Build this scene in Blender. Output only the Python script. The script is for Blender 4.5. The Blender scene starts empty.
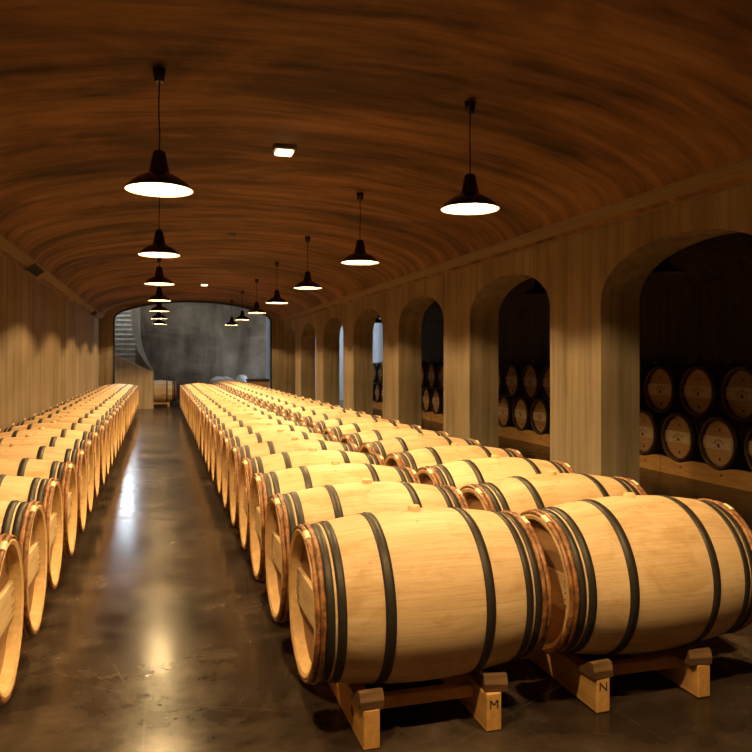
import bpy, math, random
from math import sin, cos, pi, sqrt, radians
random.seed(7)
C = bpy.context.scene.collection

# ------------------------------------------------------------------ measured layout (metres; X right, Y down the hall, Z up)
XL, XR = -1.55, 3.418            # inner faces of the hall side walls
YB, YE = -2.4, 21.5              # back wall, end wall
PITCH = 2.69                     # pier pitch
PIER0 = 5.347                    # near corner of the first visible pier
OPEN = 1.86                      # arch opening
WT = 0.36                        # arcade wall thickness
XC = (XL + XR) / 2
RB, RC, BL = 0.3413, 0.285, 0.95  # barrel bilge radius, chime radius, length
HB = 0.4835                      # barrel axis height
ROW = 0.7158
ORD = ['first','second','third','fourth','fifth','sixth','seventh','eighth','ninth','tenth','eleventh','twelfth','thirteenth',
 'fourteenth','fifteenth','sixteenth','seventeenth','eighteenth','nineteenth','twentieth','twenty-first','twenty-second','twenty-third',
 'twenty-fourth','twenty-fifth','twenty-sixth','twenty-seventh','twenty-eighth','twenty-ninth','thirtieth','thirty-first','thirty-second']

# ------------------------------------------------------------------ materials
class NT:
    def __init__(s, name):
        s.m = bpy.data.materials.new(name); s.m.use_nodes = True
        s.t = s.m.node_tree; s.b = s.t.nodes['Principled BSDF']
    def n(s, ty, **k):
        o = s.t.nodes.new(ty)
        for a, v in k.items():
            if a.startswith('i_'):
                o.inputs[a[2:].replace('_', ' ')].default_value = v
            else: setattr(o, a, v)
        return o
    def l(s, a, b): s.t.links.new(a, b)
    def coord(s, scale, kind='Object', off=(0,0,0)):
        c = s.n('ShaderNodeTexCoord'); m = s.n('ShaderNodeMapping')
        m.inputs['Scale'].default_value = scale; m.inputs['Location'].default_value = off
        s.l(c.outputs[kind], m.inputs['Vector']); return m.outputs['Vector']
    def noise(s, vec, scale=1, detail=4, rough=.55, dist=0.):
        o = s.n('ShaderNodeTexNoise'); o.inputs['Scale'].default_value = scale
        o.inputs['Detail'].default_value = detail; o.inputs['Roughness'].default_value = rough
        o.inputs['Distortion'].default_value = dist
        if vec is not None: s.l(vec, o.inputs['Vector'])
        return o.outputs['Fac']
    def ramp(s, fac, stops):
        r = s.n('ShaderNodeValToRGB'); e = r.color_ramp.elements
        while len(e) < len(stops): e.new(.5)
        for i, (p, c) in enumerate(stops):
            e[i].position = p; e[i].color = (*c, 1) if len(c) == 3 else c
        s.l(fac, r.inputs['Fac']); return r.outputs['Color']
    def mix(s, a, b, f, mode='MIX'):
        m = s.n('ShaderNodeMix', data_type='RGBA', blend_type=mode)
        for v, k in ((f, 0), (a, 6), (b, 7)):
            if hasattr(v, 'links'): s.l(v, m.inputs[k])
            elif k == 0: m.inputs[0].default_value = v
            else: m.inputs[k].default_value = (*v, 1)
        return m.outputs[2]
    def math(s, op, a, b=0.):
        m = s.n('ShaderNodeMath', operation=op)
        for i, v in enumerate((a, b)):
            if hasattr(v, 'links'): s.l(v, m.inputs[i])
            else: m.inputs[i].default_value = v
        return m.outputs[0]
    def col(s, c):
        if hasattr(c, 'links'): s.l(c, s.b.inputs['Base Color'])
        else: s.b.inputs['Base Color'].default_value = (*c, 1)
    def set(s, rough=.6, metal=0., spec=.5, coat=0.):
        if hasattr(rough, 'links'): s.l(rough, s.b.inputs['Roughness'])
        else: s.b.inputs['Roughness'].default_value = rough
        s.b.inputs['Metallic'].default_value = metal
        s.b.inputs['Specular IOR Level'].default_value = spec
        s.b.inputs['Coat Weight'].default_value = coat
    def bump(s, h, st=.3, d=.01):
        b = s.n('ShaderNodeBump'); b.inputs['Strength'].default_value = st; b.inputs['Distance'].default_value = d
        s.l(h, b.inputs['Height']); s.l(b.outputs['Normal'], s.b.inputs['Normal'])

def mat_plain(name, c, rough=.6, metal=0., spec=.5, var=.25, sc=30):
    t = NT(name); f = t.noise(t.coord((1, 1, 1)), sc, 4)
    t.col(t.mix(tuple(v * (1 - var) for v in c), tuple(min(1, v * (1 + var)) for v in c), f))
    t.set(rough, metal, spec); return t.m

def mat_stave():
    t = NT('pale_oak_staves')
    tc = t.n('ShaderNodeTexCoord'); sp = t.n('ShaderNodeSeparateXYZ'); t.l(tc.outputs['Object'], sp.inputs[0])
    oi = t.n('ShaderNodeObjectInfo'); rnd = oi.outputs['Random']
    a = t.math('ARCTAN2', sp.outputs[1], t.math('SUBTRACT', sp.outputs[2], RB))
    k = t.math('ADD', t.math('MULTIPLY', a, 28 / (2 * pi)), t.math('MULTIPLY', rnd, 5.))
    idx = t.math('FLOOR', k); fr = t.math('FRACT', k)
    wn = t.n('ShaderNodeTexWhiteNoise', noise_dimensions='2D')
    cb = t.n('ShaderNodeCombineXYZ'); t.l(idx, cb.inputs[0]); t.l(t.math('MULTIPLY', rnd, 91.), cb.inputs[1]); t.l(cb.outputs[0], wn.inputs['Vector'])
    vec = t.n('ShaderNodeCombineXYZ')
    t.l(t.math('ADD', t.math('MULTIPLY', sp.outputs[0], 2.2), t.math('MULTIPLY', wn.outputs['Value'], 30.)), vec.inputs[0])
    t.l(t.math('MULTIPLY', a, 14.), vec.inputs[1]); t.l(t.math('MULTIPLY', rnd, 40.), vec.inputs[2])
    g = t.noise(vec.outputs[0], 2.2, 6, .62, .6)
    vec2 = t.n('ShaderNodeCombineXYZ')
    t.l(t.math('MULTIPLY', sp.outputs[0], 3.), vec2.inputs[0]); t.l(t.math('MULTIPLY', a, 1.6), vec2.inputs[1]); t.l(t.math('MULTIPLY', rnd, 77.), vec2.inputs[2])
    bl = t.noise(vec2.outputs[0], 1.6, 5, .6, .8)
    c = t.ramp(g, [(.25, (.55, .365, .19)), (.5, (.67, .475, .28)), (.75, (.73, .545, .355))])
    tone = t.ramp(wn.outputs['Value'], [(0, (.84, .80, .74)), (.5, (.96, .94, .90)), (1, (1., 1., 1.))])
    c = t.mix(c, tone, 1., 'MULTIPLY')
    blot = t.ramp(bl, [(.36, (.80, .72, .58)), (.52, (1, 1, 1))])
    c = t.mix(c, blot, .8, 'MULTIPLY')
    seam = t.math('LESS_THAN', t.math('ABSOLUTE', t.math('SUBTRACT', fr, .5)), .487)
    c = t.mix((.42, .25, .10), c, t.math('ADD', t.math('MULTIPLY', seam, .5), .5))
    # small knots
    vo = t.n('ShaderNodeTexVoronoi'); vo.inputs['Scale'].default_value = 5.5
    t.l(tc.outputs['Object'], vo.inputs['Vector'])
    kn = t.ramp(vo.outputs['Distance'], [(.02, (.55, .4, .25)), (.06, (1, 1, 1))])
    c = t.mix(c, kn, .6, 'MULTIPLY')
    t.col(c); t.set(.55, 0, .35); t.bump(g, .12, .004)
    return t.m

def mat_head(name, base, dark):
    t = NT(name)
    tc = t.n('ShaderNodeTexCoord'); sp = t.n('ShaderNodeSeparateXYZ'); t.l(tc.outputs['Object'], sp.inputs[0])
    oi = t.n('ShaderNodeObjectInfo'); rnd = oi.outputs['Random']
    k = t.math('MULTIPLY', sp.outputs[2], 1 / .095); idx = t.math('FLOOR', k); fr = t.math('FRACT', k)
    wn = t.n('ShaderNodeTexWhiteNoise', noise_dimensions='2D')
    cb = t.n('ShaderNodeCombineXYZ'); t.l(idx, cb.inputs[0]); t.l(t.math('MULTIPLY', rnd, 57.), cb.inputs[1]); t.l(cb.outputs[0], wn.inputs['Vector'])
    g = t.noise(t.coord((3, 3, 30)), 2.5, 5, .6, .5)
    c = t.mix(dark, base, g)
    c = t.mix(c, t.ramp(wn.outputs['Value'], [(0, (.78, .72, .66)), (1, (1, 1, 1))]), 1., 'MULTIPLY')
    c = t.mix(c, t.ramp(rnd, [(0, (.84, .78, .72)), (.5, (.97, .95, .92)), (1, (1, 1, 1))]), 1., 'MULTIPLY')
    seam = t.math('LESS_THAN', t.math('ABSOLUTE', t.math('SUBTRACT', fr, .5)), .48)
    c = t.mix((.12, .07, .03), c, t.math('ADD', t.math('MULTIPLY', seam, .6), .4))
    t.col(c); t.set(.6, 0, .3); return t.m

def mat_wood(name, a, b, sc=(3, 3, 3), stretch=(1, .12, 1), rough=.6):
    t = NT(name)
    g = t.noise(t.coord(tuple(p * q for p, q in zip(sc, stretch))), 6, 6, .6, .8)
    t.col(t.ramp(g, [(.3, a), (.7, b)])); t.set(rough, 0, .3); t.bump(g, .15, .004); return t.m

def mat_bark():
    t = NT('chestnut_hoop_bark')
    g = t.noise(t.coord((1, 1, 1)), 26, 6, .7); h = t.noise(t.coord((1, 1, 1), off=(3, 1, 2)), 90, 3)
    c = t.ramp(g, [(.3, (.055, .020, .010)), (.45, (.17, .065, .022)), (.58, (.36, .16, .05)), (.75, (.17, .11, .065))])
    t.col(c); t.set(.45, 0, .5); t.bump(h, .5, .004); return t.m

def mat_vault():
    t = NT('board_marked_vault_concrete')
    # brush-like streaks that follow the curve of the vault
    w = t.noise(t.coord((.45, .5, .45)), 1.0, 3, .5)
    tc = t.n('ShaderNodeTexCoord'); sp = t.n('ShaderNodeSeparateXYZ'); t.l(tc.outputs['Object'], sp.inputs[0])
    cb = t.n('ShaderNodeCombineXYZ')
    t.l(t.math('MULTIPLY', sp.outputs[0], .55), cb.inputs[0])
    t.l(t.math('ADD', t.math('MULTIPLY', sp.outputs[1], 3.6), t.math('MULTIPLY', w, 1.6)), cb.inputs[1])
    t.l(t.math('MULTIPLY', sp.outputs[2], .55), cb.inputs[2])
    s1 = t.noise(cb.outputs[0], 1.25, 9, .68, .15)
    s2 = t.noise(t.coord((.5, .9, .6), off=(5, 0, 3)), 1.0, 5, .6, 1.0)
    c = t.ramp(s1, [(.33, (.055, .023, .009)), (.47, (.16, .078, .031)), (.6, (.24, .122, .050)), (.78, (.33, .178, .078))])
    d = t.ramp(s2, [(.37, (.28, .26, .24)), (.48, (.80, .77, .75)), (.60, (1, 1, 1))])
    t.col(t.mix(c, d, .9, 'MULTIPLY')); t.set(.75, 0, .25); t.bump(s1, .25, .02); return t.m

def mat_wall(name, a, b, d):
    t = NT(name)
    s1 = t.noise(t.coord((4.5, 4.5, .22)), 2.2, 6, .62, .25)
    s2 = t.noise(t.coord((1, 1, .6), off=(2, 7, 1)), .9, 5, .6)
    tc = t.n('ShaderNodeTexCoord'); sp = t.n('ShaderNodeSeparateXYZ'); t.l(tc.outputs['Object'], sp.inputs[0])
    k = t.math('MULTIPLY', t.math('ADD', sp.outputs[0], sp.outputs[1]), 1 / .135)
    wn = t.n('ShaderNodeTexWhiteNoise', noise_dimensions='1D'); t.l(t.math('FLOOR', k), wn.inputs['W'])
    ln = t.math('LESS_THAN', t.math('FRACT', k), .05)
    c = t.ramp(s1, [(.3, a), (.52, b), (.74, tuple(min(1, v * 1.2) for v in b))])
    c = t.mix(c, t.ramp(s2, [(.35, d), (.58, (1, 1, 1))]), .6, 'MULTIPLY')
    c = t.mix(c, t.ramp(wn.outputs['Value'], [(0, (.86, .85, .84)), (1, (1, 1, 1))]), 1., 'MULTIPLY')
    c = t.mix(c, (.16, .12, .08), t.math('MULTIPLY', ln, .3))
    t.col(c); t.set(.8, 0, .2); t.bump(s1, .2, .01); return t.m

def mat_floor():
    t = NT('polished_dark_concrete')
    v = t.coord((1, 1, 1))
    n1 = t.noise(v, 1.3, 8, .65, .6); n2 = t.noise(v, 7, 6, .6, .3); n3 = t.noise(v, .5, 3, .5)
    c = t.ramp(n1, [(.3, (.024, .016, .011)), (.48, (.048, .032, .022)), (.6, (.078, .054, .037)), (.74, (.12, .088, .062))])
    c = t.mix(c, t.ramp(n2, [(.3, (.5, .48, .45)), (.65, (1., 1., 1.))]), .8, 'MULTIPLY')
    # thin scratches
    vo = t.n('ShaderNodeTexVoronoi', feature='DISTANCE_TO_EDGE'); vo.inputs['Scale'].default_value = .9
    t.l(v, vo.inputs['Vector'])
    c = t.mix((.10, .08, .055), c, t.ramp(vo.outputs['Distance'], [(0, (.8, .8, .8)), (.004, (1, 1, 1))]))
    t.col(c)
    r = t.ramp(n2, [(.3, (.15, .15, .15)), (.7, (.24, .24, .24))])
    rr = t.mix(r, t.ramp(n1, [(.3, (.9, .9, .9)), (.8, (1.35, 1.35, 1.35))]), 1., 'MULTIPLY')
    t.set(rr, 0, .15); return t.m

def mat_far():
    t = NT('stained_grey_concrete')
    n1 = t.noise(t.coord((.5, .5, .9)), 1.1, 7, .6, .5); n2 = t.noise(t.coord((.9, .9, .25), off=(1, 1, 4)), 1.6, 5, .6, .4)
    c = t.ramp(n1, [(.3, (.13, .10, .07)), (.5, (.33, .27, .20)), (.7, (.50, .42, .32))])  # base colour warmed to stand in for hall lamplight
    c = t.mix(c, t.ramp(n2, [(.35, (.42, .38, .34)), (.6, (1, 1, 1))]), .85, 'MULTIPLY')
    t.col(c); t.set(.8, 0, .2); return t.m

def mat_emit(name, c, s):
    t = NT(name); t.col(c); t.b.inputs['Emission Color'].default_value = (*c, 1); t.b.inputs['Emission Strength'].default_value = s
    return t.m

M = {
 'stave': mat_stave(),
 'chime': mat_wood('cut_oak_chime', (.60, .38, .17), (.78, .52, .26), (5, 5, 5), (1, 1, 1)),
 'head': mat_head('oak_head_boards', (.46, .27, .12), (.27, .14, .06)),
 'head2': mat_head('red_oak_head_boards', (.66, .40, .18), (.48, .26, .10)),
 'bar': mat_wood('pale_oak_crossbar', (.52, .36, .19), (.72, .54, .32), (4, 4, 4), (1, .15, 1)),
 'iron': mat_plain('dark_hoop_iron', (.034, .028, .022), .5, .3, .4, .5, 60),
 'bark': mat_bark(),
 'tie': mat_plain('pale_willow_binding', (.72, .60, .42), .6, var=.15),
 'bung': mat_plain('light_wood_bung', (.66, .43, .21), .5, var=.12),
 'rail': mat_wood('orange_pine_rail', (.46, .23, .065), (.66, .37, .12), (4, 4, 4), (1, .15, 1)),
 'chock': mat_wood('weathered_wood_chock', (.08, .042, .018), (.17, .092, .040), (6, 6, 6), (.2, 1, 1)),
 'ink': mat_plain('black_stencil_ink', (.015, .012, .01), .7),
 'brand': mat_plain('burnt_brown_brand', (.10, .045, .02), .8),
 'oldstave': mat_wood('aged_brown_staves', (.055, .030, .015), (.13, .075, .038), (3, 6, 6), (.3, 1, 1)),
 'vault': mat_vault(),
 'wall': mat_wall('board_marked_wall_concrete', (.168, .122, .074), (.268, .207, .132), (.60, .52, .43)),
 'band': mat_wood('board_marked_cornice_concrete', (.13, .09, .05), (.24, .175, .105), (4, 4, 4), (9, .08, 9), .8),
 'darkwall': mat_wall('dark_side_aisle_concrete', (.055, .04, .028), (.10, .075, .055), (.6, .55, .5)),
 'floor': mat_floor(), 'far': mat_far(),
 'stair': mat_wall('stair_concrete', (.36, .33, .28), (.48, .45, .39), (.8, .77, .72)),
 'parapet': mat_wall('lamp_tinted_parapet_concrete', (.40, .31, .20), (.55, .43, .29), (.85, .80, .74)),  # lighter copy of the stair concrete, warm lamplight put into the colour
 'daylight_tint_wall': mat_wall('daylight_tinted_concrete', (.26, .27, .29), (.36, .37, .40), (.8, .8, .8)),  # bluish daylight put into the wall colour
 'black': mat_plain('black_enamel', (.012, .008, .007), .22, 0, .6, .1),
 'seal': mat_plain('black_rubber_seal', (.02, .02, .02), .5, var=.1),
 'white': mat_plain('white_enamel', (.09, .08, .065), .5, var=.02),
 'bulb': mat_emit('glowing_bulb', (1., .67, .295), 5400.),
 'grille': mat_plain('grey_metal_grille', (.10, .08, .06), .5, .4),
 'plastic': mat_plain('clear_white_plastic_wrap', (.90, .91, .93), .15, 0, .8, .15, 14),
 'crate': mat_wood('brown_crate_boards', (.28, .13, .06), (.42, .22, .11), (3, 3, 3), (.2, 1, 1)),
}

# ------------------------------------------------------------------ mesh helpers
class MB:
    def __init__(s): s.v = []; s.f = []; s.sm = []; s.mi = []
    def add(s, vs, fs, smooth=False, mi=0):
        o = len(s.v); s.v += vs
        for f in fs: s.f.append([i + o for i in f]); s.sm.append(smooth); s.mi.append(mi)
    def box(s, a, b, mi=0, bev=0.):
        (x0, y0, z0), (x1, y1, z1) = a, b
        if bev <= 0:
            vs = [(x, y, z) for x in (x0, x1) for y in (y0, y1) for z in (z0, z1)]
            s.add(vs, [(0,1,3,2),(4,6,7,5),(0,4,5,1),(2,3,7,6),(0,2,6,4),(1,5,7,3)], mi=mi); return
        # chamfered box: convex hull of 24 points by explicit faces
        e = bev; P = {}; vs = []
        for i, x in enumerate((x0, x1)):
            for j, y in enumerate((y0, y1)):
                for k, z in enumerate((z0, z1)):
                    sx, sy, sz = (1, -1)[i], (1, -1)[j], (1, -1)[k]
                    P[i,j,k,0] = len(vs); vs.append((x, y + sy*e, z + sz*e))
                    P[i,j,k,1] = len(vs); vs.append((x + sx*e, y, z + sz*e))
                    P[i,j,k,2] = len(vs); vs.append((x + sx*e, y + sy*e, z))
        fs = []
        for i in (0, 1): fs.append([P[i,0,0,0],P[i,1,0,0],P[i,1,1,0],P[i,0,1,0]][::(-1 if i == 0 else 1)])
        for j in (0, 1): fs.append([P[0,j,0,1],P[1,j,0,1],P[1,j,1,1],P[0,j,1,1]][::(1 if j == 0 else -1)])
        for k in (0, 1): fs.append([P[0,0,k,2],P[1,0,k,2],P[1,1,k,2],P[0,1,k,2]][::(-1 if k == 0 else 1)])
        for i in (0, 1):
            for j in (0, 1): fs.append([P[i,j,0,0],P[i,j,1,0],P[i,j,1,1],P[i,j,0,1]])
            for k in (0, 1): fs.append([P[i,0,k,0],P[i,1,k,0],P[i,1,k,2],P[i,0,k,2]])
        for j in (0, 1):
            for k in (0, 1): fs.append([P[0,j,k,1],P[1,j,k,1],P[1,j,k,2],P[0,j,k,2]])
        for i in (0, 1):
            for j in (0, 1):
                for k in (0, 1): fs.append([P[i,j,k,0],P[i,j,k,1],P[i,j,k,2]])
        s.add(vs, fs, mi=mi)
    def rev(s, prof, axis='x', segs=48, c=(0,0,0), a0=0., a1=2*pi, smooth=True, mi=0, closed=False):
        # prof: (axial, radius); closed joins the last profile point to the first
        full = abs(a1 - a0 - 2*pi) < 1e-6; n = segs if full else segs + 1
        vs = []
        for (t, r) in prof:
            for i in range(n):
                a = a0 + (a1 - a0) * i / segs
                if axis == 'x': vs.append((c[0] + t, c[1] + r*sin(a), c[2] + r*cos(a)))
                else: vs.append((c[0] + r*cos(a), c[1] + r*sin(a), c[2] + t))
        fs = []; m = len(prof)
        for j in range(m if closed else m - 1):
            j2 = (j + 1) % m
            for i in range(segs):
                i2 = (i + 1) % n if full else i + 1
                fs.append((j*n + i, j*n + i2, j2*n + i2, j2*n + i))
        s.add(vs, fs, smooth, mi)
    def prism(s, poly, h0, h1, ax='x', mi=0):
        # poly in the plane perpendicular to ax
        n = len(poly)
        def P(h, p):
            return {'x': (h, p[0], p[1]), 'y': (p[0], h, p[1]), 'z': (p[0], p[1], h)}[ax]
        vs = [P(h0, p) for p in poly] + [P(h1, p) for p in poly]
        s.add(vs, [list(range(n))[::-1], list(range(n, 2*n))] + [(i, (i+1) % n, n + (i+1) % n, n + i) for i in range(n)], mi=mi)
    def mesh(s, name, mats):
        m = bpy.data.meshes.new(name); m.from_pydata(s.v, [], s.f)
        for x in (mats if isinstance(mats, (list, tuple)) else [mats]): m.materials.append(x)
        m.polygons.foreach_set('use_smooth', s.sm); m.polygons.foreach_set('material_index', s.mi)
        import bmesh
        b = bmesh.new(); b.from_mesh(m); bmesh.ops.recalc_face_normals(b, faces=b.faces); b.to_mesh(m); b.free()
        m.update(); return m

def obj(name, mb, mats, parent=None, loc=(0,0,0)):
    o = bpy.data.objects.new(name, mb.mesh(name, mats)); C.objects.link(o); o.location = loc
    if parent is not None: o.parent = parent
    return o
def tag(o, label, cat, group=None):
    o['label'] = label; o['category'] = cat
    if group: o['group'] = group
    return o
def thing(name, label, cat, loc=(0,0,0), group=None):
    o = bpy.data.objects.new(name, None); C.objects.link(o); o.location = loc; o.empty_display_size = .1
    return tag(o, label, cat, group)
def struct(name, mb, mats):
    o = obj(name, mb, mats); o['kind'] = 'structure'; return o
def kids(o): return KIDS.get(o.name, [])
KIDS = {}
def child(p, o): KIDS.setdefault(p.name, []).append(o); return o
def dup(root, loc, label, group=None, rot=(0,0,0)):
    r = root.copy(); C.objects.link(r); r.location = loc; r.rotation_euler = rot
    r['label'] = label
    if group: r['group'] = group
    for ch in kids(root):
        c = ch.copy(); C.objects.link(c); c.parent = r
        for g in kids(ch):
            d = g.copy(); C.objects.link(d); d.parent = c
    return r

# ------------------------------------------------------------------ barrel
def rad(x): return RB - (RB - RC) * (2*x/BL)**2
def body_mb(n=26):
    b = MB(); h = BL/2
    prof = [(-h + BL*i/n, rad(-h + BL*i/n)) for i in range(n + 1)]
    b.rev(prof, 'x', 56, (0, 0, RB))
    for sg in (-1, 1):   # bevelled end grain and the inside of the chime
        b.rev([(sg*h, rad(h)), (sg*(h + .002), rad(h) - .006), (sg*(h - .004), .264), (sg*(h - .062), .267)], 'x', 56, (0, 0, RB), smooth=False, mi=1)
    return b
def hoop_mb(x0, w):
    b = MB(); t = .0022
    b.rev([(x0 - w/2, rad(x0 - w/2) - .001), (x0 - w/2, rad(x0 - w/2) + t), (x0, rad(x0) + t + .0004), (x0 + w/2, rad(x0 + w/2) + t), (x0 + w/2, rad(x0 + w/2) - .001)], 'x', 56, (0, 0, RB))
    # rivets
    for a in (.10, .16):
        r = rad(x0) + t
        b.box((x0 - .004, r*sin(a) - .003, RB + r*cos(a) - .001), (x0 + .004, r*sin(a) + .003, RB + r*cos(a) + .0022))
    return b
def bark_mb(x0, seed):
    b = MB(); rnd = random.Random(seed); R = rad(x0) + .0065; n = 60; m = 8
    ph = [rnd.uniform(0, 6.28) for _ in range(6)]
    vs = []
    for i in range(n):
        a = 2*pi*i/n
        rr = .0100 + .0009*sin(3*a + ph[0]) + .0008*sin(9*a + ph[1]) + .0006*sin(17*a + ph[2])
        dx = .0014*sin(2*a + ph[3]) + .0012*sin(7*a + ph[4])
        for j in range(m):
            q = 2*pi*j/m; r = R + rr*.85*cos(q)
            vs.append((x0 + dx + rr*1.08*sin(q), r*sin(a), RB + r*cos(a)))
    fs = [(i*m + j, ((i+1) % n)*m + j, ((i+1) % n)*m + (j+1) % m, i*m + (j+1) % m) for i in range(n) for j in range(m)]
    b.add(vs, fs, True); return b
def tie_mb(x0, a, w=.085):
    b = MB(); R = rad(x0) + .0065; m = 10; k = 4; vs = []
    for i in range(k + 1):
        q0 = a - w/2 + w*i/k
        for j in range(m):
            q = 2*pi*j/m; r = R + .0128*cos(q); vs.append((x0 + .0140*sin(q), r*sin(q0), RB + r*cos(q0)))
    fs = [(i*m + j, (i+1)*m + j, (i+1)*m + (j+1) % m, i*m + (j+1) % m) for i in range(k) for j in range(m)]
    fs += [list(range(m)), list(range(k*m, (k+1)*m))]
    b.add(vs, fs, False); return b
HX = BL/2 - .050
def head_mb(sg):
    b = MB(); b.rev([(sg*HX, 0.0001), (sg*(HX + .001), .20), (sg*HX, .262), (sg*(HX - .014), .265), (sg*(HX - .014), .0001)], 'x', 56, (0, 0, RB), smooth=False); return b
def bar_mb(sg, th=.020, hh=.073):
    # wide bar across the head, its ends cut into six pegs
    b = MB(); x0, x1 = sorted((sg*(HX + .0005), sg*(HX + th)))
    b.box((x0, -.195, RB - hh), (x1, .195, RB + hh), bev=.003)
    for e in (-1, 1):
        for i in range(6):
            z = RB - hh + .012 + i*(2*hh - .024)/5; y1 = sqrt(.262**2 - (abs(z - RB) + .008)**2)
            ys = sorted((e*.194, e*y1)); b.box((x0, ys[0], z - .0075), (x1 - sg*0, ys[1], z + .0075))
    return b
def crest_mb(sg):
    b = MB(); x = sg*(HX + .0215); x0, x1 = sorted((sg*(HX + .0198), x))
    for i in range(7):     # arched line of small marks above the emblem
        a = radians(-60 + 20*i); cy, cz = .085*sin(a), RB - .045 + .085*cos(a)
        ty, tz = cos(a), -sin(a); ny, nz = sin(a), cos(a); w, h = .009, .006
        b.prism([(cy + p*ty*w + q*ny*h, cz + p*tz*w + q*nz*h) for p, q in ((-1,-1),(1,-1),(1,1),(-1,1))], x0, x1)
    b.prism([(.024*sin(t*pi/8)*(1 if t % 2 else .75), RB - .028 + .027*cos(t*pi/8)*(1 if t % 2 else .75)) for t in range(16)], x0, x1)
    for y in (-.055, .055): b.prism([(y - .012, RB - .052), (y + .012, RB - .052), (y + .009, RB - .044), (y - .009, RB - .044)], x0, x1)
    return b
def dot_mb(sg, z, r):
    b = MB(); b.rev([(sg*(HX - .001), r), (sg*(HX + .007), r*.9), (sg*(HX + .007), .0001)], 'x', 14, (0, 0, z), smooth=False); return b

def make_barrel(old=False):
    G = None
    t = thing('oak_barrel' if not old else 'stacked_barrel', 'x', 'barrel')
    K = lambda n, mb, m: child(t, obj(n, mb, m, t))
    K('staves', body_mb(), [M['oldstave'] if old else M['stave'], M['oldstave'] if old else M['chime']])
    for sg in (-1, 1):
        K('metal_hoop', hoop_mb(sg*.418, .033), M['iron']); K('metal_hoop', hoop_mb(sg*.376, .033), M['iron'])
        K('metal_hoop', hoop_mb(sg*.199, .040), M['iron'])
        if old and sg > 0: continue
        for i, x0 in enumerate((.4655, .4435)):
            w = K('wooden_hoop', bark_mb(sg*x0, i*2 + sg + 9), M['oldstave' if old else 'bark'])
            if not old and i == 0:
                d = obj('binding', tie_mb(sg*x0, -.30, .18), M['tie'], w); d['label'] = 'pale binding'; child(w, d)
        h = K('barrel_head', head_mb(sg), M['head2' if old else 'head'])
        c = K('crossbar', bar_mb(sg), M['bar']) if True else None
        if old:
            child(c, obj('crest_mark', crest_mb(sg), M['brand'], c))
            child(h, obj('head_bung', dot_mb(sg, RB + .155, .013), M['brand'], h)); child(h, obj('head_bung', dot_mb(sg, RB - .19, .016), M['ink'], h))
    b = MB(); b.rev([(-.012, .027), (.016, .025), (.018, .022), (.018, .0001)], 'z', 18, (0, 0, 2*RB)); K('bung', b, M['bung'])
    return t

proto = make_barrel()
first = [True]
def place(x, y, label, group):
    z = HB - RB
    dx, dy, rz = random.uniform(-.007, .007), random.uniform(-.006, .006), random.uniform(-.006, .006)
    if first[0]:
        first[0] = False; proto.location = (x, y, z); proto['label'] = label; proto['group'] = group; return proto
    return dup(proto, (x + dx, y + dy, z), label, group, (0, 0, rz))
XA = .5381 + BL/2; XBB = XA + BL + .088; XLL = -.54 - BL/2
Y0R, Y0L = 2.9706, 3.1135
for k in range(26):
    lab = ('nearest oak barrel of the row just right of the aisle, above the rail lettered M' if k == 0 else
           'last oak barrel at the far end of the row just right of the aisle' if k == 25 else
           f'{ORD[k]} oak barrel back from the front in the row just right of the aisle')
    place(XA, Y0R + ROW*k, lab, 'oak barrels in the row right of the aisle')
for k in range(32):
    lab = ('front oak barrel at the right edge, nearest of the row beside the arches' if k == 0 else
           'last oak barrel at the far end of the row beside the arches' if k == 31 else
           f'{ORD[k]} oak barrel back from the front in the row beside the arches')
    place(XBB, Y0R + ROW*k, lab, 'oak barrels in the row beside the arches')
for k in range(26):
    lab = ('nearest oak barrel left of the aisle, cut off by the left edge' if k == 0 else
           'last oak barrel at the far end of the row along the left wall' if k == 25 else
           f'{ORD[k]} oak barrel back from the front in the row along the left wall')
    place(XLL, Y0L + ROW*k, lab, 'oak barrels in the row along the left wall')
lone = dup(proto, (.03, 24.5, HB - RB), 'lone oak barrel beyond the aisle end, beside the stair wall')
if 'group' in lone: del lone['group']

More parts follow.
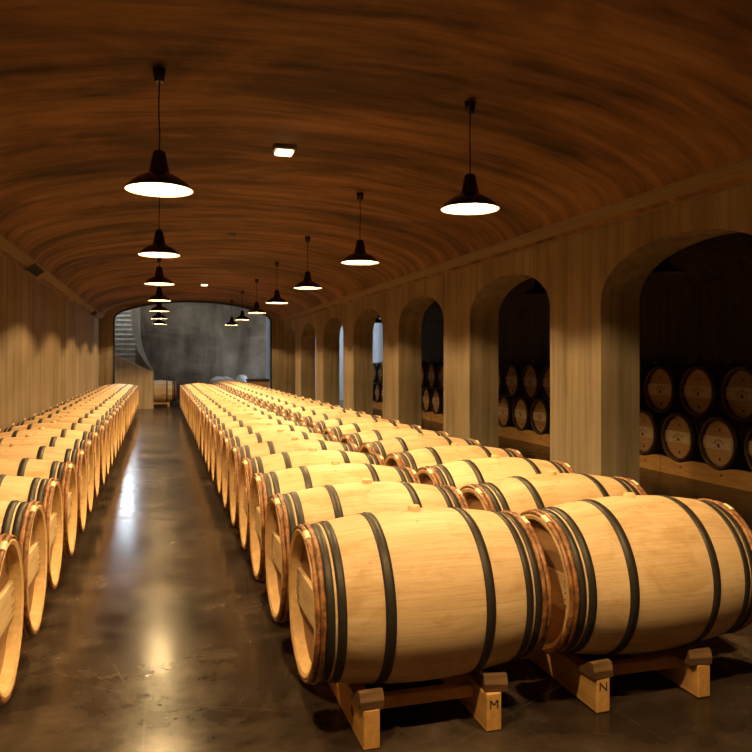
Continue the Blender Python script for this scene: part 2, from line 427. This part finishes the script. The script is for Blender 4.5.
# ------------------------------------------------------------------ rails under the barrels
RT = .150   # rail top
def letter(kind):
    b = MB(); S = {'M': [((-1,-1),(-1,1)), ((-1,1),(0,-.1)), ((0,-.1),(1,1)), ((1,1),(1,-1))], 'N': [((-1,-1),(-1,1)), ((-1,1),(1,-1)), ((1,-1),(1,1))]}[kind]
    for (p, q) in S:
        w, h, t = .015, .017, .0024
        a = (p[0]*w, p[1]*h); c = (q[0]*w, q[1]*h); L = math.hypot(c[0]-a[0], c[1]-a[1]); n = (-(c[1]-a[1])/L*t, (c[0]-a[0])/L*t)
        b.prism([(a[0]+n[0], a[1]+n[1]), (c[0]+n[0], c[1]+n[1]), (c[0]-n[0], c[1]-n[1]), (a[0]-n[0], a[1]-n[1])], -.0012, .0002, 'y')
    return b
def rack(xs, ya, yb, label, stamp=None, RT=RT):
    t = thing('barrel_rack', label, 'rack', ((xs[0]+xs[1])/2, ya, 0), 'rails under the hall barrels')
    for x in xs:
        b = MB(); b.box((-.032, 0, .002), (.032, yb - ya, RT - .001), bev=.004)
        r = obj('rail', b, M['rail'], t, (x - t.location.x, 0, 0))
        if stamp and x == stamp[1]:
            l = obj('letter', letter(stamp[0]), M['ink'], r, (0, 0, stamp[2])); l['label'] = 'black letter ' + stamp[0]
        if stamp and stamp[0] == 'M' and x == xs[0]:
            c = MB(); n = 16
            ring = [(.018*cos(2*pi*i/n), .022*sin(2*pi*i/n)) for i in range(n)]; inn = [(.6*p, .6*q) for p, q in ring]
            for i in range(n): c.prism([ring[i], ring[(i+1) % n], inn[(i+1) % n], inn[i]], -.0335, -.0318)
            c.prism([(.006*cos(i), .008*sin(i)) for i in range(6)], -.0335, -.0318)
            o = obj('round_stamp', c, M['brand'], r, (0, .17, .075)); o['label'] = 'brown round brand mark'
    y = .125; k = 0
    while y < yb - ya:
        b = MB(); b.box((xs[0] - t.location.x + .032, y, .086), (xs[1] - t.location.x - .032, y + .045, .134), bev=.003); obj('crossbar', b, M['rail'], t); y += ROW*4
    return t
AR = (.755, 1.249); BR = (1.743, 2.236); LR = (XLL - .247, XLL + .247)
rack(AR, 2.695, 2.695 + ROW*26 - .1, 'long wooden rails under the barrel row right of the aisle, front end lettered M', ('M', AR[1], .105))
rack(BR, 2.710, 2.710 + ROW*32 - .1, 'long wooden rails under the barrel row beside the arches, front end lettered N', ('N', BR[0], .108), .143)
rack(LR, Y0L - .275, Y0L - .275 + ROW*26 - .1, 'long wooden rails under the barrel row along the left wall')
t = rack((.03 - .247, .03 + .247), 24.22, 24.78, 'short wooden stand under the lone barrel by the stair wall')
del t['group']
def chock(x, y, label, rz=0., w=.046, group='wooden chocks wedged under the front barrels'):
    RTc = .143 if x > 1.5 else RT
    b = MB(); b.prism([(-.052, 0), (.085, 0), (.022, .034), (-.022, .064), (-.044, .060), (-.056, .030)], -w, w, 'x')
    o = obj('wooden_chock', b, M['chock'], None, (x, y, RTc)); o.rotation_euler = (0, 0, rz); return tag(o, label, 'chock', group)
chock(AR[0] + .0, 2.748, 'dark wooden chock on the leftmost front rail end', .03)
chock(AR[1] + .022, 2.752, 'loose wooden chock on the rail end lettered M', -.22)
chock(BR[0] - .004, 2.760, 'dark wooden chock on the rail end lettered N', .05)
chock(BR[1] - .012, 2.762, 'wooden chock on the rightmost front rail end', -.10, .052)

# ------------------------------------------------------------------ stacked barrels in the side aisle
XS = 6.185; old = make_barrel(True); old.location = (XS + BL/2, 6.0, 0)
HS = .4837; HU = HS + .584; YS = 7.283 - 2*ROW
for k in range(24):
    y = YS + ROW*k
    lab = ('nearest barrel on the lower tier of the stack behind the arches' if k == 0 else f'{ORD[k]} barrel from the near end on the lower tier of the stack behind the arches')
    if k == 0: old.location = (XS + BL/2, y, HS - RB); old['label'] = lab; old['group'] = 'lower tier of stacked barrels'
    else: dup(old, (XS + BL/2 + random.uniform(-.01, .01), y, HS - RB), lab, 'lower tier of stacked barrels')
for k in range(23):
    y = YS + ROW*(k + .5)
    lab = ('nearest barrel on the upper tier of the stack behind the arches' if k == 0 else f'{ORD[k]} barrel from the near end on the upper tier of the stack behind the arches')
    dup(old, (XS + BL/2 + random.uniform(-.01, .01), y, HU - RB), lab, 'upper tier of stacked barrels')
def cradle(y0, y1, i):
    lab = ('nearest' if i == 0 else ORD[i]) + (' wooden cradle beam under the stacked barrels, nearest the camera' if i == 0 else ' wooden cradle beam from the near end under the stacked barrels')
    t = thing('cradle', lab, 'rack', (XS, y0, 0), 'cradle beams under the stacked barrels')
    for x, r in ((.03, .313), (.80, .322)):
        top = []; n = 48
        for j in range(n + 1):
            y = y0 + .006 + (y1 - y0 - .012)*j/n; d = (y - YS + ROW/2) % ROW - ROW/2
            z = HS - sqrt(max(.0001, r*r - d*d)) - .002 if abs(d) < r - .02 else .4
            top.append((y - y0, min(.208, z)))
        b = MB(); pts = [(top[0][0], .002)] + top + [(top[-1][0], .002)]
        # strip faces so that the scalloped outline stays clean
        vs = []; fs = []
        for (yy, zz) in top: vs += [(x, yy, .002), (x, yy, zz), (x + .08, yy, .002), (x + .08, yy, zz)]
        for j in range(n):
            a = 4*j; c = a + 4
            fs += [(a, c, c+1, a+1), (a+2, a+3, c+3, c+2), (a+1, c+1, c+3, a+3), (a, a+2, c+2, c)]
        fs += [(0, 1, 3, 2), (4*n, 4*n+2, 4*n+3, 4*n+1)]
        b.add(vs, fs); r_ = obj('scalloped_beam', b, M['rail'], t)
        if x < .1:
            for q in range(4):
                c = MB(); yy = (q + .45)*ROW; c.box((x - .001, yy - .02, .105), (x + .0002, yy + .02, .118)); c.box((x - .001, yy - .012, .125), (x + .0002, yy + .012, .133))
                o = obj('stamp_mark', c, M['ink'], r_); o['label'] = 'small dark stamp'
for i in range(6):
    ya = YS - .36 + i*ROW*4; cradle(ya, ya + ROW*4, i)

# ------------------------------------------------------------------ building shell
SP = 2.52
def vault_prof(xa, xb, rise, n=28, inset=.13):
    c, h = (xa + xb)/2, (xb - xa)/2 - inset; pts = [(xa, SP)]
    for i in range(n + 1):
        a = pi - pi*i/n; pts.append((c + h*cos(a), SP + .09 + (rise - .09)*sin(a)))
    pts.append((xb, SP)); return pts
def vault(name, xa, xb, rise, mat, y0=YB, y1=YE):
    b = MB(); p = vault_prof(xa, xb, rise); n = len(p); o = [(x, z + .25) for x, z in p]
    o = [(x + (-.3 if i < 3 else .3 if i > n - 4 else 0), z) for i, (x, z) in enumerate(o)]
    vs = [(x, y0, z) for x, z in p] + [(x, y1, z) for x, z in p] + [(x, y0, z) for x, z in o] + [(x, y1, z) for x, z in o]
    fs = [(i, i+1, n+i+1, n+i) for i in range(n-1)] + [(2*n+i, 2*n+i+1, 3*n+i+1, 3*n+i) for i in range(n-1)]
    b.add(vs, fs, True); return struct(name, b, mat)
vault('ceiling', XL, XR, .59, M['vault'])
XW2, XR2 = XR + WT, 7.32
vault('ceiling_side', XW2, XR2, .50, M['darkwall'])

def band(name, xw, sg, y0=YB, y1=YE):
    b = MB(); p = [(xw - sg*.02, SP - .005), (xw + sg*.012, SP - .005), (xw + sg*.014, SP + .012), (xw + sg*.136, SP + .088), (xw + sg*.142, SP + .104), (xw - sg*.02, SP + .104)]
    b.prism(p, y0, y1, 'y'); return struct(name, b, M['band'])
band('trim_2', XL, 1); band('trim_3', XR, -1)

# arcade wall: piers and spandrels with flat elliptical arches
def arcade():
    b = MB(); z1 = SP + .45; sp, ri = 1.92, .40; n = 20
    def quad(p, q): pass
    ops = [(PIER0 + PITCH*i - OPEN, PIER0 + PITCH*i) for i in range(-2, 7)]
    y = YB
    for (a, c) in ops:
        b.box((XR, y, 0), (XR + WT, a, z1)); y = c
        m, h = (a + c)/2, (c - a)/2
        pts = [(m - h*cos(pi*i/n), sp + ri*sin(pi*i/n)**.92) for i in range(n + 1)]
        vs = []; fs = []
        for (yy, zz) in pts: vs += [(XR, yy, zz), (XR, yy, z1), (XR + WT, yy, zz), (XR + WT, yy, z1)]
        for i in range(n):
            k = 4*i; l = k + 4
            fs += [(k, l, l+1, k+1), (k+2, k+3, l+3, l+2), (k, k+2, l+2, l)]
        b.add(vs, fs)
    b.box((XR, y, 0), (XR + WT, YE + .02, z1))
    return b
struct('wall_right', arcade(), M['wall'])
b = MB(); b.box((XL - .25, YB, 0), (XL, YE + .3, SP + .4)); struct('wall_left', b, M['wall'])
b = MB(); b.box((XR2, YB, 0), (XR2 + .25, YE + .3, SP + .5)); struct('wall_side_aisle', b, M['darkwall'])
b = MB(); b.box((XL - .25, YB - .25, 0), (XR2 + .25, YB, 4.2)); struct('wall_back', b, M['wall'])
YF = 26.7
b = MB(); b.box((XL - .3, YB - .3, -.2), (8.6, 28.6, 0)); struct('floor', b, M['floor'])

# end wall with a wide flat arch into the far room, and a second one closing the side aisle
def end_wall(xa, xb, ja, jb, sp, ri, y0, y1, ztop):
    b = MB(); n = 32; c, h = (ja + jb)/2, (jb - ja)/2
    pts = [(c - h*cos(pi*i/n), sp + ri*sin(pi*i/n)) for i in range(n + 1)]
    b.box((xa, y0, 0), (ja, y1, ztop)); b.box((jb, y0, 0), (xb, y1, ztop))
    vs = []; fs = []
    for (x, z) in pts: vs += [(x, y0, z), (x, y0, ztop), (x, y1, z), (x, y1, ztop)]
    for i in range(n):
        k = 4*i; l = k + 4; fs += [(k, l, l+1, k+1), (k+2, k+3, l+3, l+2), (k, k+2, l+2, l), (k+1, l+1, l+3, k+3)]
    b.add(vs, fs); return b, pts
JA, JB = -1.19, 3.075
b, pts = end_wall(XL - .25, XR + WT/2, JA, JB, 2.54, .55, YE, YE + .35, 5.2)
struct('wall_end', b, M['wall'])
b2, _ = end_wall(XR + WT/2, 8.4, 4.0, 7.30, 2.35, .40, YE, YE + .35, 5.2)
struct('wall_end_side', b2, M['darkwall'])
# dark seal that follows the arch edge
sb = MB(); path = [(JA, 0)] + pts + [(JB, 0)]; cc = ((JA + JB)/2, 1.6); vs = []
for (x, z) in path:
    d = math.hypot(x - cc[0], z - cc[1]); k = .045
    xi = x + (.045 if x < cc[0] - 1.9 else -.045 if x > cc[0] + 1.9 else (cc[0] - x)/d*k); zi = z if z == 0 else z - .045*min(1, abs(2.14 - abs(x - cc[0]))*3)
    vs += [(x, YE - .012, z), (xi, YE - .012, zi), (x, YE + .12, z), (xi, YE + .12, zi)]
fs = []
for i in range(len(path) - 1):
    a = 4*i; c = a + 4; fs += [(a, c, c+1, a+1), (a+2, a+3, c+3, c+2), (a+1, c+1, c+3, a+3), (a, a+2, c+2, c)]
sb.add(vs, fs); struct('trim_1', sb, M['seal'])

# far room
b = MB(); b.box((-.60, YF, 0), (3.6, YF + .25, 5.2)); struct('wall_far', b, M['far'])
b = MB(); b.box((3.6, YF, 0), (8.4, YF + .25, 5.2)); struct('wall_far_side', b, M['daylight_tint_wall'])  # same wall as wall_far, its blue daylight painted in by a cooler colour
b = MB(); b.box((XL - .25, YE + .3, 0), (XL, 28.6, 5.2)); struct('wall_far_left', b, M['stair'])
b = MB()   # right wall of the far room with a tall window opening
b.box((8.2, YE, 0), (8.45, 22.4, 5.2)); b.box((8.2, 25.8, 0), (8.45, YF, 5.2)); b.box((8.2, 22.4, 0), (8.45, 25.8, .6)); b.box((8.2, 22.4, 4.4), (8.45, 25.8, 5.2))
struct('wall_far_right', b, M['far'])
b = MB(); b.box((XL - .25, YE, 5.2), (8.45, 28.6, 5.35)); struct('ceiling_far', b, M['far'])
def window(name, panes, frame, e, strength):
    f = MB()
    for a, c in frame: f.box(a, c)
    w = struct(name, f, M['grille']); p = MB(); p.box(*panes)
    q = obj('window_pane', p, mat_emit('daylit_' + name, (.74, .87, 1.0), strength), w); return w
window('window_1', ((8.34, 22.44, .64), (8.36, 25.76, 4.36)), [((8.26, 24.06, .6), (8.30, 24.14, 4.4)), ((8.26, 22.4, 2.4), (8.30, 25.8, 2.48)), ((8.26, 22.4, .6), (8.32, 22.48, 4.4)), ((8.26, 25.72, .6), (8.32, 25.8, 4.4)), ((8.26, 22.4, .6), (8.32, 25.8, .68)), ((8.26, 22.4, 4.32), (8.32, 25.8, 4.4))], None, 2.2)
# stair shaft
b = MB(); b.box((XL, 28.35, 0), (-.6, 28.6, 3.35)); b.box((XL, 28.35, 4.75), (-.6, 28.6, 5.2)); b.box((XL, 28.35, 3.35), (-1.42, 28.6, 4.75)); b.box((-.76, 28.35, 3.35), (-.6, 28.6, 4.75)); struct('wall_stair_end', b, M['stair'])
window('window_2', ((-1.30, 28.50, 3.55), (-.80, 28.52, 4.45)), [((-1.42, 28.40, 3.35), (-1.38, 28.45, 4.75)), ((-.80, 28.40, 3.35), (-.76, 28.45, 4.75)), ((-1.42, 28.40, 3.35), (-.76, 28.45, 3.39)), ((-1.42, 28.40, 4.71), (-.76, 28.45, 4.75))], None, 17.)

window('window_3', ((-1.45, 24.2, 5.17), (-.75, 26.2, 5.19)), [((-1.5, 24.1, 5.12), (-1.45, 26.3, 5.2)), ((-.75, 24.1, 5.12), (-.70, 26.3, 5.2)), ((-1.45, 24.1, 5.12), (-.75, 24.2, 5.2)), ((-1.45, 26.2, 5.12), (-.75, 26.3, 5.2))], None, 6.)
st = thing('staircase', 'concrete staircase climbing away behind the sloping wall at the far left', 'staircase', (-1.0, 24.0, 0))
def part(name, mb, m, p, label=None):
    o = obj(name, mb, m, None, (0, 0, 0)); o.parent = p; o.location = (-p.location.x, -p.location.y, -p.location.z)
    if label: o['label'] = label
    return o
pr = MB(); pr.prism([(-1.53, 0), (-.16, 0), (-.16, 1.09), (-1.34, 1.63), (-1.53, 1.70)], 23.55, 23.70, 'y'); struct('wall_parapet', pr, M['parapet'])
for i in range(4):
    b = MB(); b.box((-.95 - .17*i, 23.72, .0), (-.78 - .17*i, 24.48, .17*(i + 1))); part('step', b, M['stair'], st)
for i in range(16):
    b = MB(); z = .85 + .165*i; y = 24.50 + .21*i; b.box((XL + .01, y, z - .055), (-.73, y + .28, z)); b.box((XL + .01, y + .10, z - .165), (-.73, y + .28, z - .05)); part('step', b, M['stair'], st)
cv = MB(); L = []; R_ = []   # curved side wall sweeping down to the parapet
for i in range(15):
    u = i/14; z = 1.05 + 2.6*u; x = -.16 - .56*(1 - (1 - u)**3.2); L.append((x - .02 - .13*min(1, u*3), z)); R_.append((x + .10*(u**.5), z))
vs = []; fs = []
for (a, z), (c, _) in zip(L, R_): vs += [(a, 24.90, z), (c, 24.90, z), (a, 25.15, z), (c, 25.15, z)]
for i in range(14):
    a = 4*i; c = a + 4; fs += [(a, a+1, c+1, c), (a+2, c+2, c+3, a+3), (a, c, c+2, a+2), (a+1, a+3, c+3, c+1)]
fs += [(0, 2, 3, 1), (56, 57, 59, 58)]; cv.add(vs, fs); struct('wall_curved', cv, M['stair'])
b = MB(); b.prism([(-.16, 0), (-.16, 1.06), (-.40, 1.35), (-.62, 1.9), (-.72, 2.4), (-.72, 0)], 25.00, 25.12, 'y'); struct('wall_stair_foot', b, M['far'])
b = MB(); b.box((-.72, 25.13, 0), (-.61, 28.33, 5.18)); struct('wall_stair_inner', b, M['stair'])

# ------------------------------------------------------------------ things in the far room
cr = thing('wooden_crate', 'brown wooden crate with dark lid beyond the right end of the barrel rows', 'crate', (2.93, 23.6, 0))
b = MB(); b.box((-.30, -.35, .03), (.30, .35, .80), bev=.008); 
for z in (.25, .5): b.box((-.305, -.356, z), (.305, -.349, z + .008))
obj('crate_body', b, M['crate'], cr)
b = MB(); b.box((-.32, -.37, .80), (.32, .37, .87), bev=.01); obj('lid', b, M['seal'], cr)['label'] = 'dark lid'
for x in (-.26, .26):
    b = MB(); b.box((x - .04, -.35, 0), (x + .04, .35, .03)); obj('skid', b, M['rail'], cr)
def lump(name, c, sz, mat, label, cat, seed):
    rnd = random.Random(seed); b = MB(); n, m = 20, 12; vs = []; ph = [rnd.uniform(0, 6) for _ in range(6)]
    for j in range(m + 1):
        v = j/m; 
        for i in range(n):
            a = 2*pi*i/n; sq = (abs(cos(a))**4 + abs(sin(a))**4)**-.25
            r = sq*(1 - .12*v + .05*sin(5*a + ph[0] + 3*v) + .03*sin(11*a + ph[1] + 7*v))*(1 if j < m else .55)
            vs.append((sz[0]*r*cos(a), sz[1]*r*sin(a), sz[2]*(v if j < m else 1.02) + .02*sin(4*a + ph[2])*v))
    fs = [(j*n + i, j*n + (i+1) % n, (j+1)*n + (i+1) % n, (j+1)*n + i) for j in range(m) for i in range(n)] + [list(range(n)), list(range(m*n, (m+1)*n))]
    b.add(vs, fs, True); o = obj(name, b, mat, None, c); return tag(o, label, cat)
lump('wrapped_bundle', (2.66, 25.75, 0), (.20, .20, .93), M['plastic'], 'white plastic-wrapped bundle standing beside the brown crate', 'bundle', 3)
lump('wrapped_bundle', (2.05, 26.2, 0), (.42, .26, .87), M['plastic'], 'low plastic-wrapped bundle behind the last barrels by the far wall', 'bundle', 5)

# ------------------------------------------------------------------ pendant lamps
RZ = 2.385
def make_lamp():
    t = thing('pendant_lamp', 'x', 'lamp', (0, 0, 3.035), 'black pendant lamps')
    dz = RZ - 3.035; K = lambda n, mb, m: child(t, obj(n, mb, m, t))
    outer = [(0.001, .182), (.005, .182), (.014, .174), (.036, .152), (.060, .120), (.078, .088), (.090, .060), (.098, .056), (.150, .045), (.196, .036), (.206, .034), (.214, .026), (.216, .0001)]
    inner = [(-.002, .181), (.001, .179), (.012, .169), (.034, .147), (.058, .115), (.076, .083), (.088, .055), (.097, .050), (.148, .04), (.150, .0001)]
    b = MB(); b.rev([(z + dz, r) for z, r in outer], 'z', 40); K('lamp_shade', b, M['black'])
    b = MB(); b.rev([(z + dz, r) for z, r in inner], 'z', 40); o = K('reflector', b, M['white']); o['label'] = 'white inside of shade'
    b = MB(); b.rev([(dz + .077 + .015*sin(a), max(.0001, .015*cos(a))) for a in [-pi/2 + pi*i/6 for i in range(7)]], 'z', 12); o = K('bulb', b, M['bulb']); o['label'] = 'glowing warm bulb'
    b = MB(); b.rev([(dz + .108, .014), (dz + .146, .016)], 'z', 12); K('lamp_holder', b, M['black'])
    b = MB(); n = 14; 
    vs = []; 
    for i in range(n + 1):
        z = dz + .21 + (-.04 - dz - .21)*i/n; w = .004*sin(2.4*pi*i/n)
        for j in range(8): vs.append((w + .0042*cos(j*pi/4), .0042*sin(j*pi/4), z))
    b.add(vs, [(i*8 + j, i*8 + (j+1) % 8, (i+1)*8 + (j+1) % 8, (i+1)*8 + j) for i in range(n) for j in range(8)], True); K('cord', b, M['black'])
    b = MB(); b.rev([(-.056, .0001), (-.056, .020), (-.052, .027), (.0, .034), (.018, .036)], 'z', 24); K('ceiling_rose', b, M['black'])
    return t
lamp = make_lamp(); one = True
LY0, LS = 4.352, 2.681
pos = ['nearest', 'second', 'third', 'fourth', 'fifth', 'sixth', 'farthest']
for k in range(-1, 7):
    for X, side in ((-.0, 'left'), (1.853, 'right')):
        lab = (f'black pendant lamp, {pos[k]} of the {side} line of lit lamps' + (' over the aisle' if side == 'left' else '')) if k >= 0 else f'lit black pendant lamp above the camera, behind the nearest of the {side} line'
        if one: lamp.location = (X, LY0 + LS*k, 3.035); lamp['label'] = lab; one = False
        else: dup(lamp, (X, LY0 + LS*k, 3.035), lab, rot=(0, 0, random.uniform(0, 6)))
# unlit lamps of the side aisle
off = lamp.copy(); C.objects.link(off); off.location = (5.05, 6.72, 3.0)
off['label'] = 'unlit dark pendant lamp seen through the nearest arch'; off['group'] = 'unlit lamps of the side aisle'; off.name = 'pendant_lamp'
offk = []
M['off'] = mat_plain('unlit_bulb_glass', (.35, .33, .30), .2)
for ch in kids(lamp):
    c = ch.copy(); C.objects.link(c); c.parent = off; offk.append(c)
    if c.name.startswith('bulb'):
        c.data = ch.data.copy(); c.data.materials[0] = M['off']; c['label'] = 'unlit bulb'
    if c.name.startswith('reflector'): c.data = ch.data.copy(); c.data.materials[0] = M['grille']; del c['label']
KIDS[off.name] = offk
for k, w in ((1, 'second'), (4, 'fourth')):
    dup(off, (5.0, 6.70 + LS*k, 3.0), f'unlit dark pendant lamp seen through the {w} arch', 'unlit lamps of the side aisle')

# ------------------------------------------------------------------ small fittings on the vault
def zc(x, xa=XL, xb=XR, rise=.59):
    c, h = (xa + xb)/2, (xb - xa)/2 - .13; return SP + .09 + (rise - .09)*sqrt(max(0, 1 - ((x - c)/h)**2))
def fitting(y, label):
    t = thing('ceiling_light', label, 'ceiling light', (XC, y, zc(XC)), 'small square ceiling lights')
    b = MB(); b.box((-.085, -.075, -.035), (.085, .075, .02), bev=.006); child(t, obj('housing', b, M['white'], t))
    b = MB(); b.box((-.068, -.062, -.062), (.068, .062, -.034), bev=.010); child(t, obj('diffuser', b, mat_emit('lit_diffuser', (1., .68, .34), 1.2), t))
    return t
f0 = fitting(5.87, 'small square lit ceiling light between the two nearest pendant lamps')
dup(f0, (XC, 16.7, zc(XC)), 'small lit ceiling light near the far end of the vault')
sd = thing('smoke_detector', 'small round pale smoke detector on the middle of the vault', 'smoke detector', (.918, 10.08, zc(.918)))
b = MB(); b.rev([(.01, .060), (-.018, .060), (-.022, .054)], 'z', 24); obj('base', b, M['white'], sd)
b = MB(); b.rev([(-.022, .045), (-.040, .038), (-.044, .030), (-.044, .0001)], 'z', 24); obj('sensor_cap', b, M['white'], sd)
def vent(y, label):
    t = thing('air_vent', label, 'vent', (XL + .082, y, SP + .040), 'air vents along the left vault edge')
    a = math.atan2(.09, .13); t.rotation_euler = (0, -a, 0)
    b = MB(); w, l = .068, .38
    for q in (-1, 1): b.box((q*w - .006, -l, -.010), (q*w + .006, l, .004)); b.box((-w, q*l - .006, -.010), (w, q*l + .006, .004))
    child(t, obj('frame', b, M['grille'], t))
    b = MB(); b.box((-w, -l, -.002), (w, l, .002))
    for i in range(30): y_ = -l + .02 + i*(2*l - .04)/29; b.box((-w, y_ - .003, -.008), (w, y_ + .003, -.002))
    child(t, obj('grille', b, M['seal'], t)); return t
v0 = vent(10.2, 'dark slotted air vent on the left vault edge, nearer one')
dup(v0, (XL + .082, 19.0, SP + .040), 'dark slotted air vent on the left vault edge near the far end', rot=v0.rotation_euler[:])

# ------------------------------------------------------------------ camera, world, view
cam = bpy.data.cameras.new('camera'); co = bpy.data.objects.new('camera', cam); C.objects.link(co)
f, px, y0, vx = 755.7, 383.1, 360.3, 159.2
cam.sensor_width = 36; cam.lens = 36*f/752; cam.shift_x = (376 - px)/752; cam.shift_y = -(376 - y0)/752
cam.clip_start = .05; cam.clip_end = 100
co.location = (0, 0, 1.444); co.rotation_euler = (pi/2, 0, -math.atan((px - vx)/f))
bpy.context.scene.camera = co
w = bpy.data.worlds.new('world'); bpy.context.scene.world = w; w.use_nodes = True
w.node_tree.nodes['Background'].inputs[0].default_value = (0, 0, 0, 1); w.node_tree.nodes['Background'].inputs[1].default_value = 0
S = bpy.context.scene
S.view_settings.view_transform = 'Standard'; S.view_settings.look = 'None'; S.view_settings.gamma = 1; S.view_settings.use_curve_mapping = False
S.view_settings.exposure = 2.02
S.cycles.diffuse_bounces = 5; S.cycles.max_bounces = 8; S.cycles.sample_clamp_indirect = 4
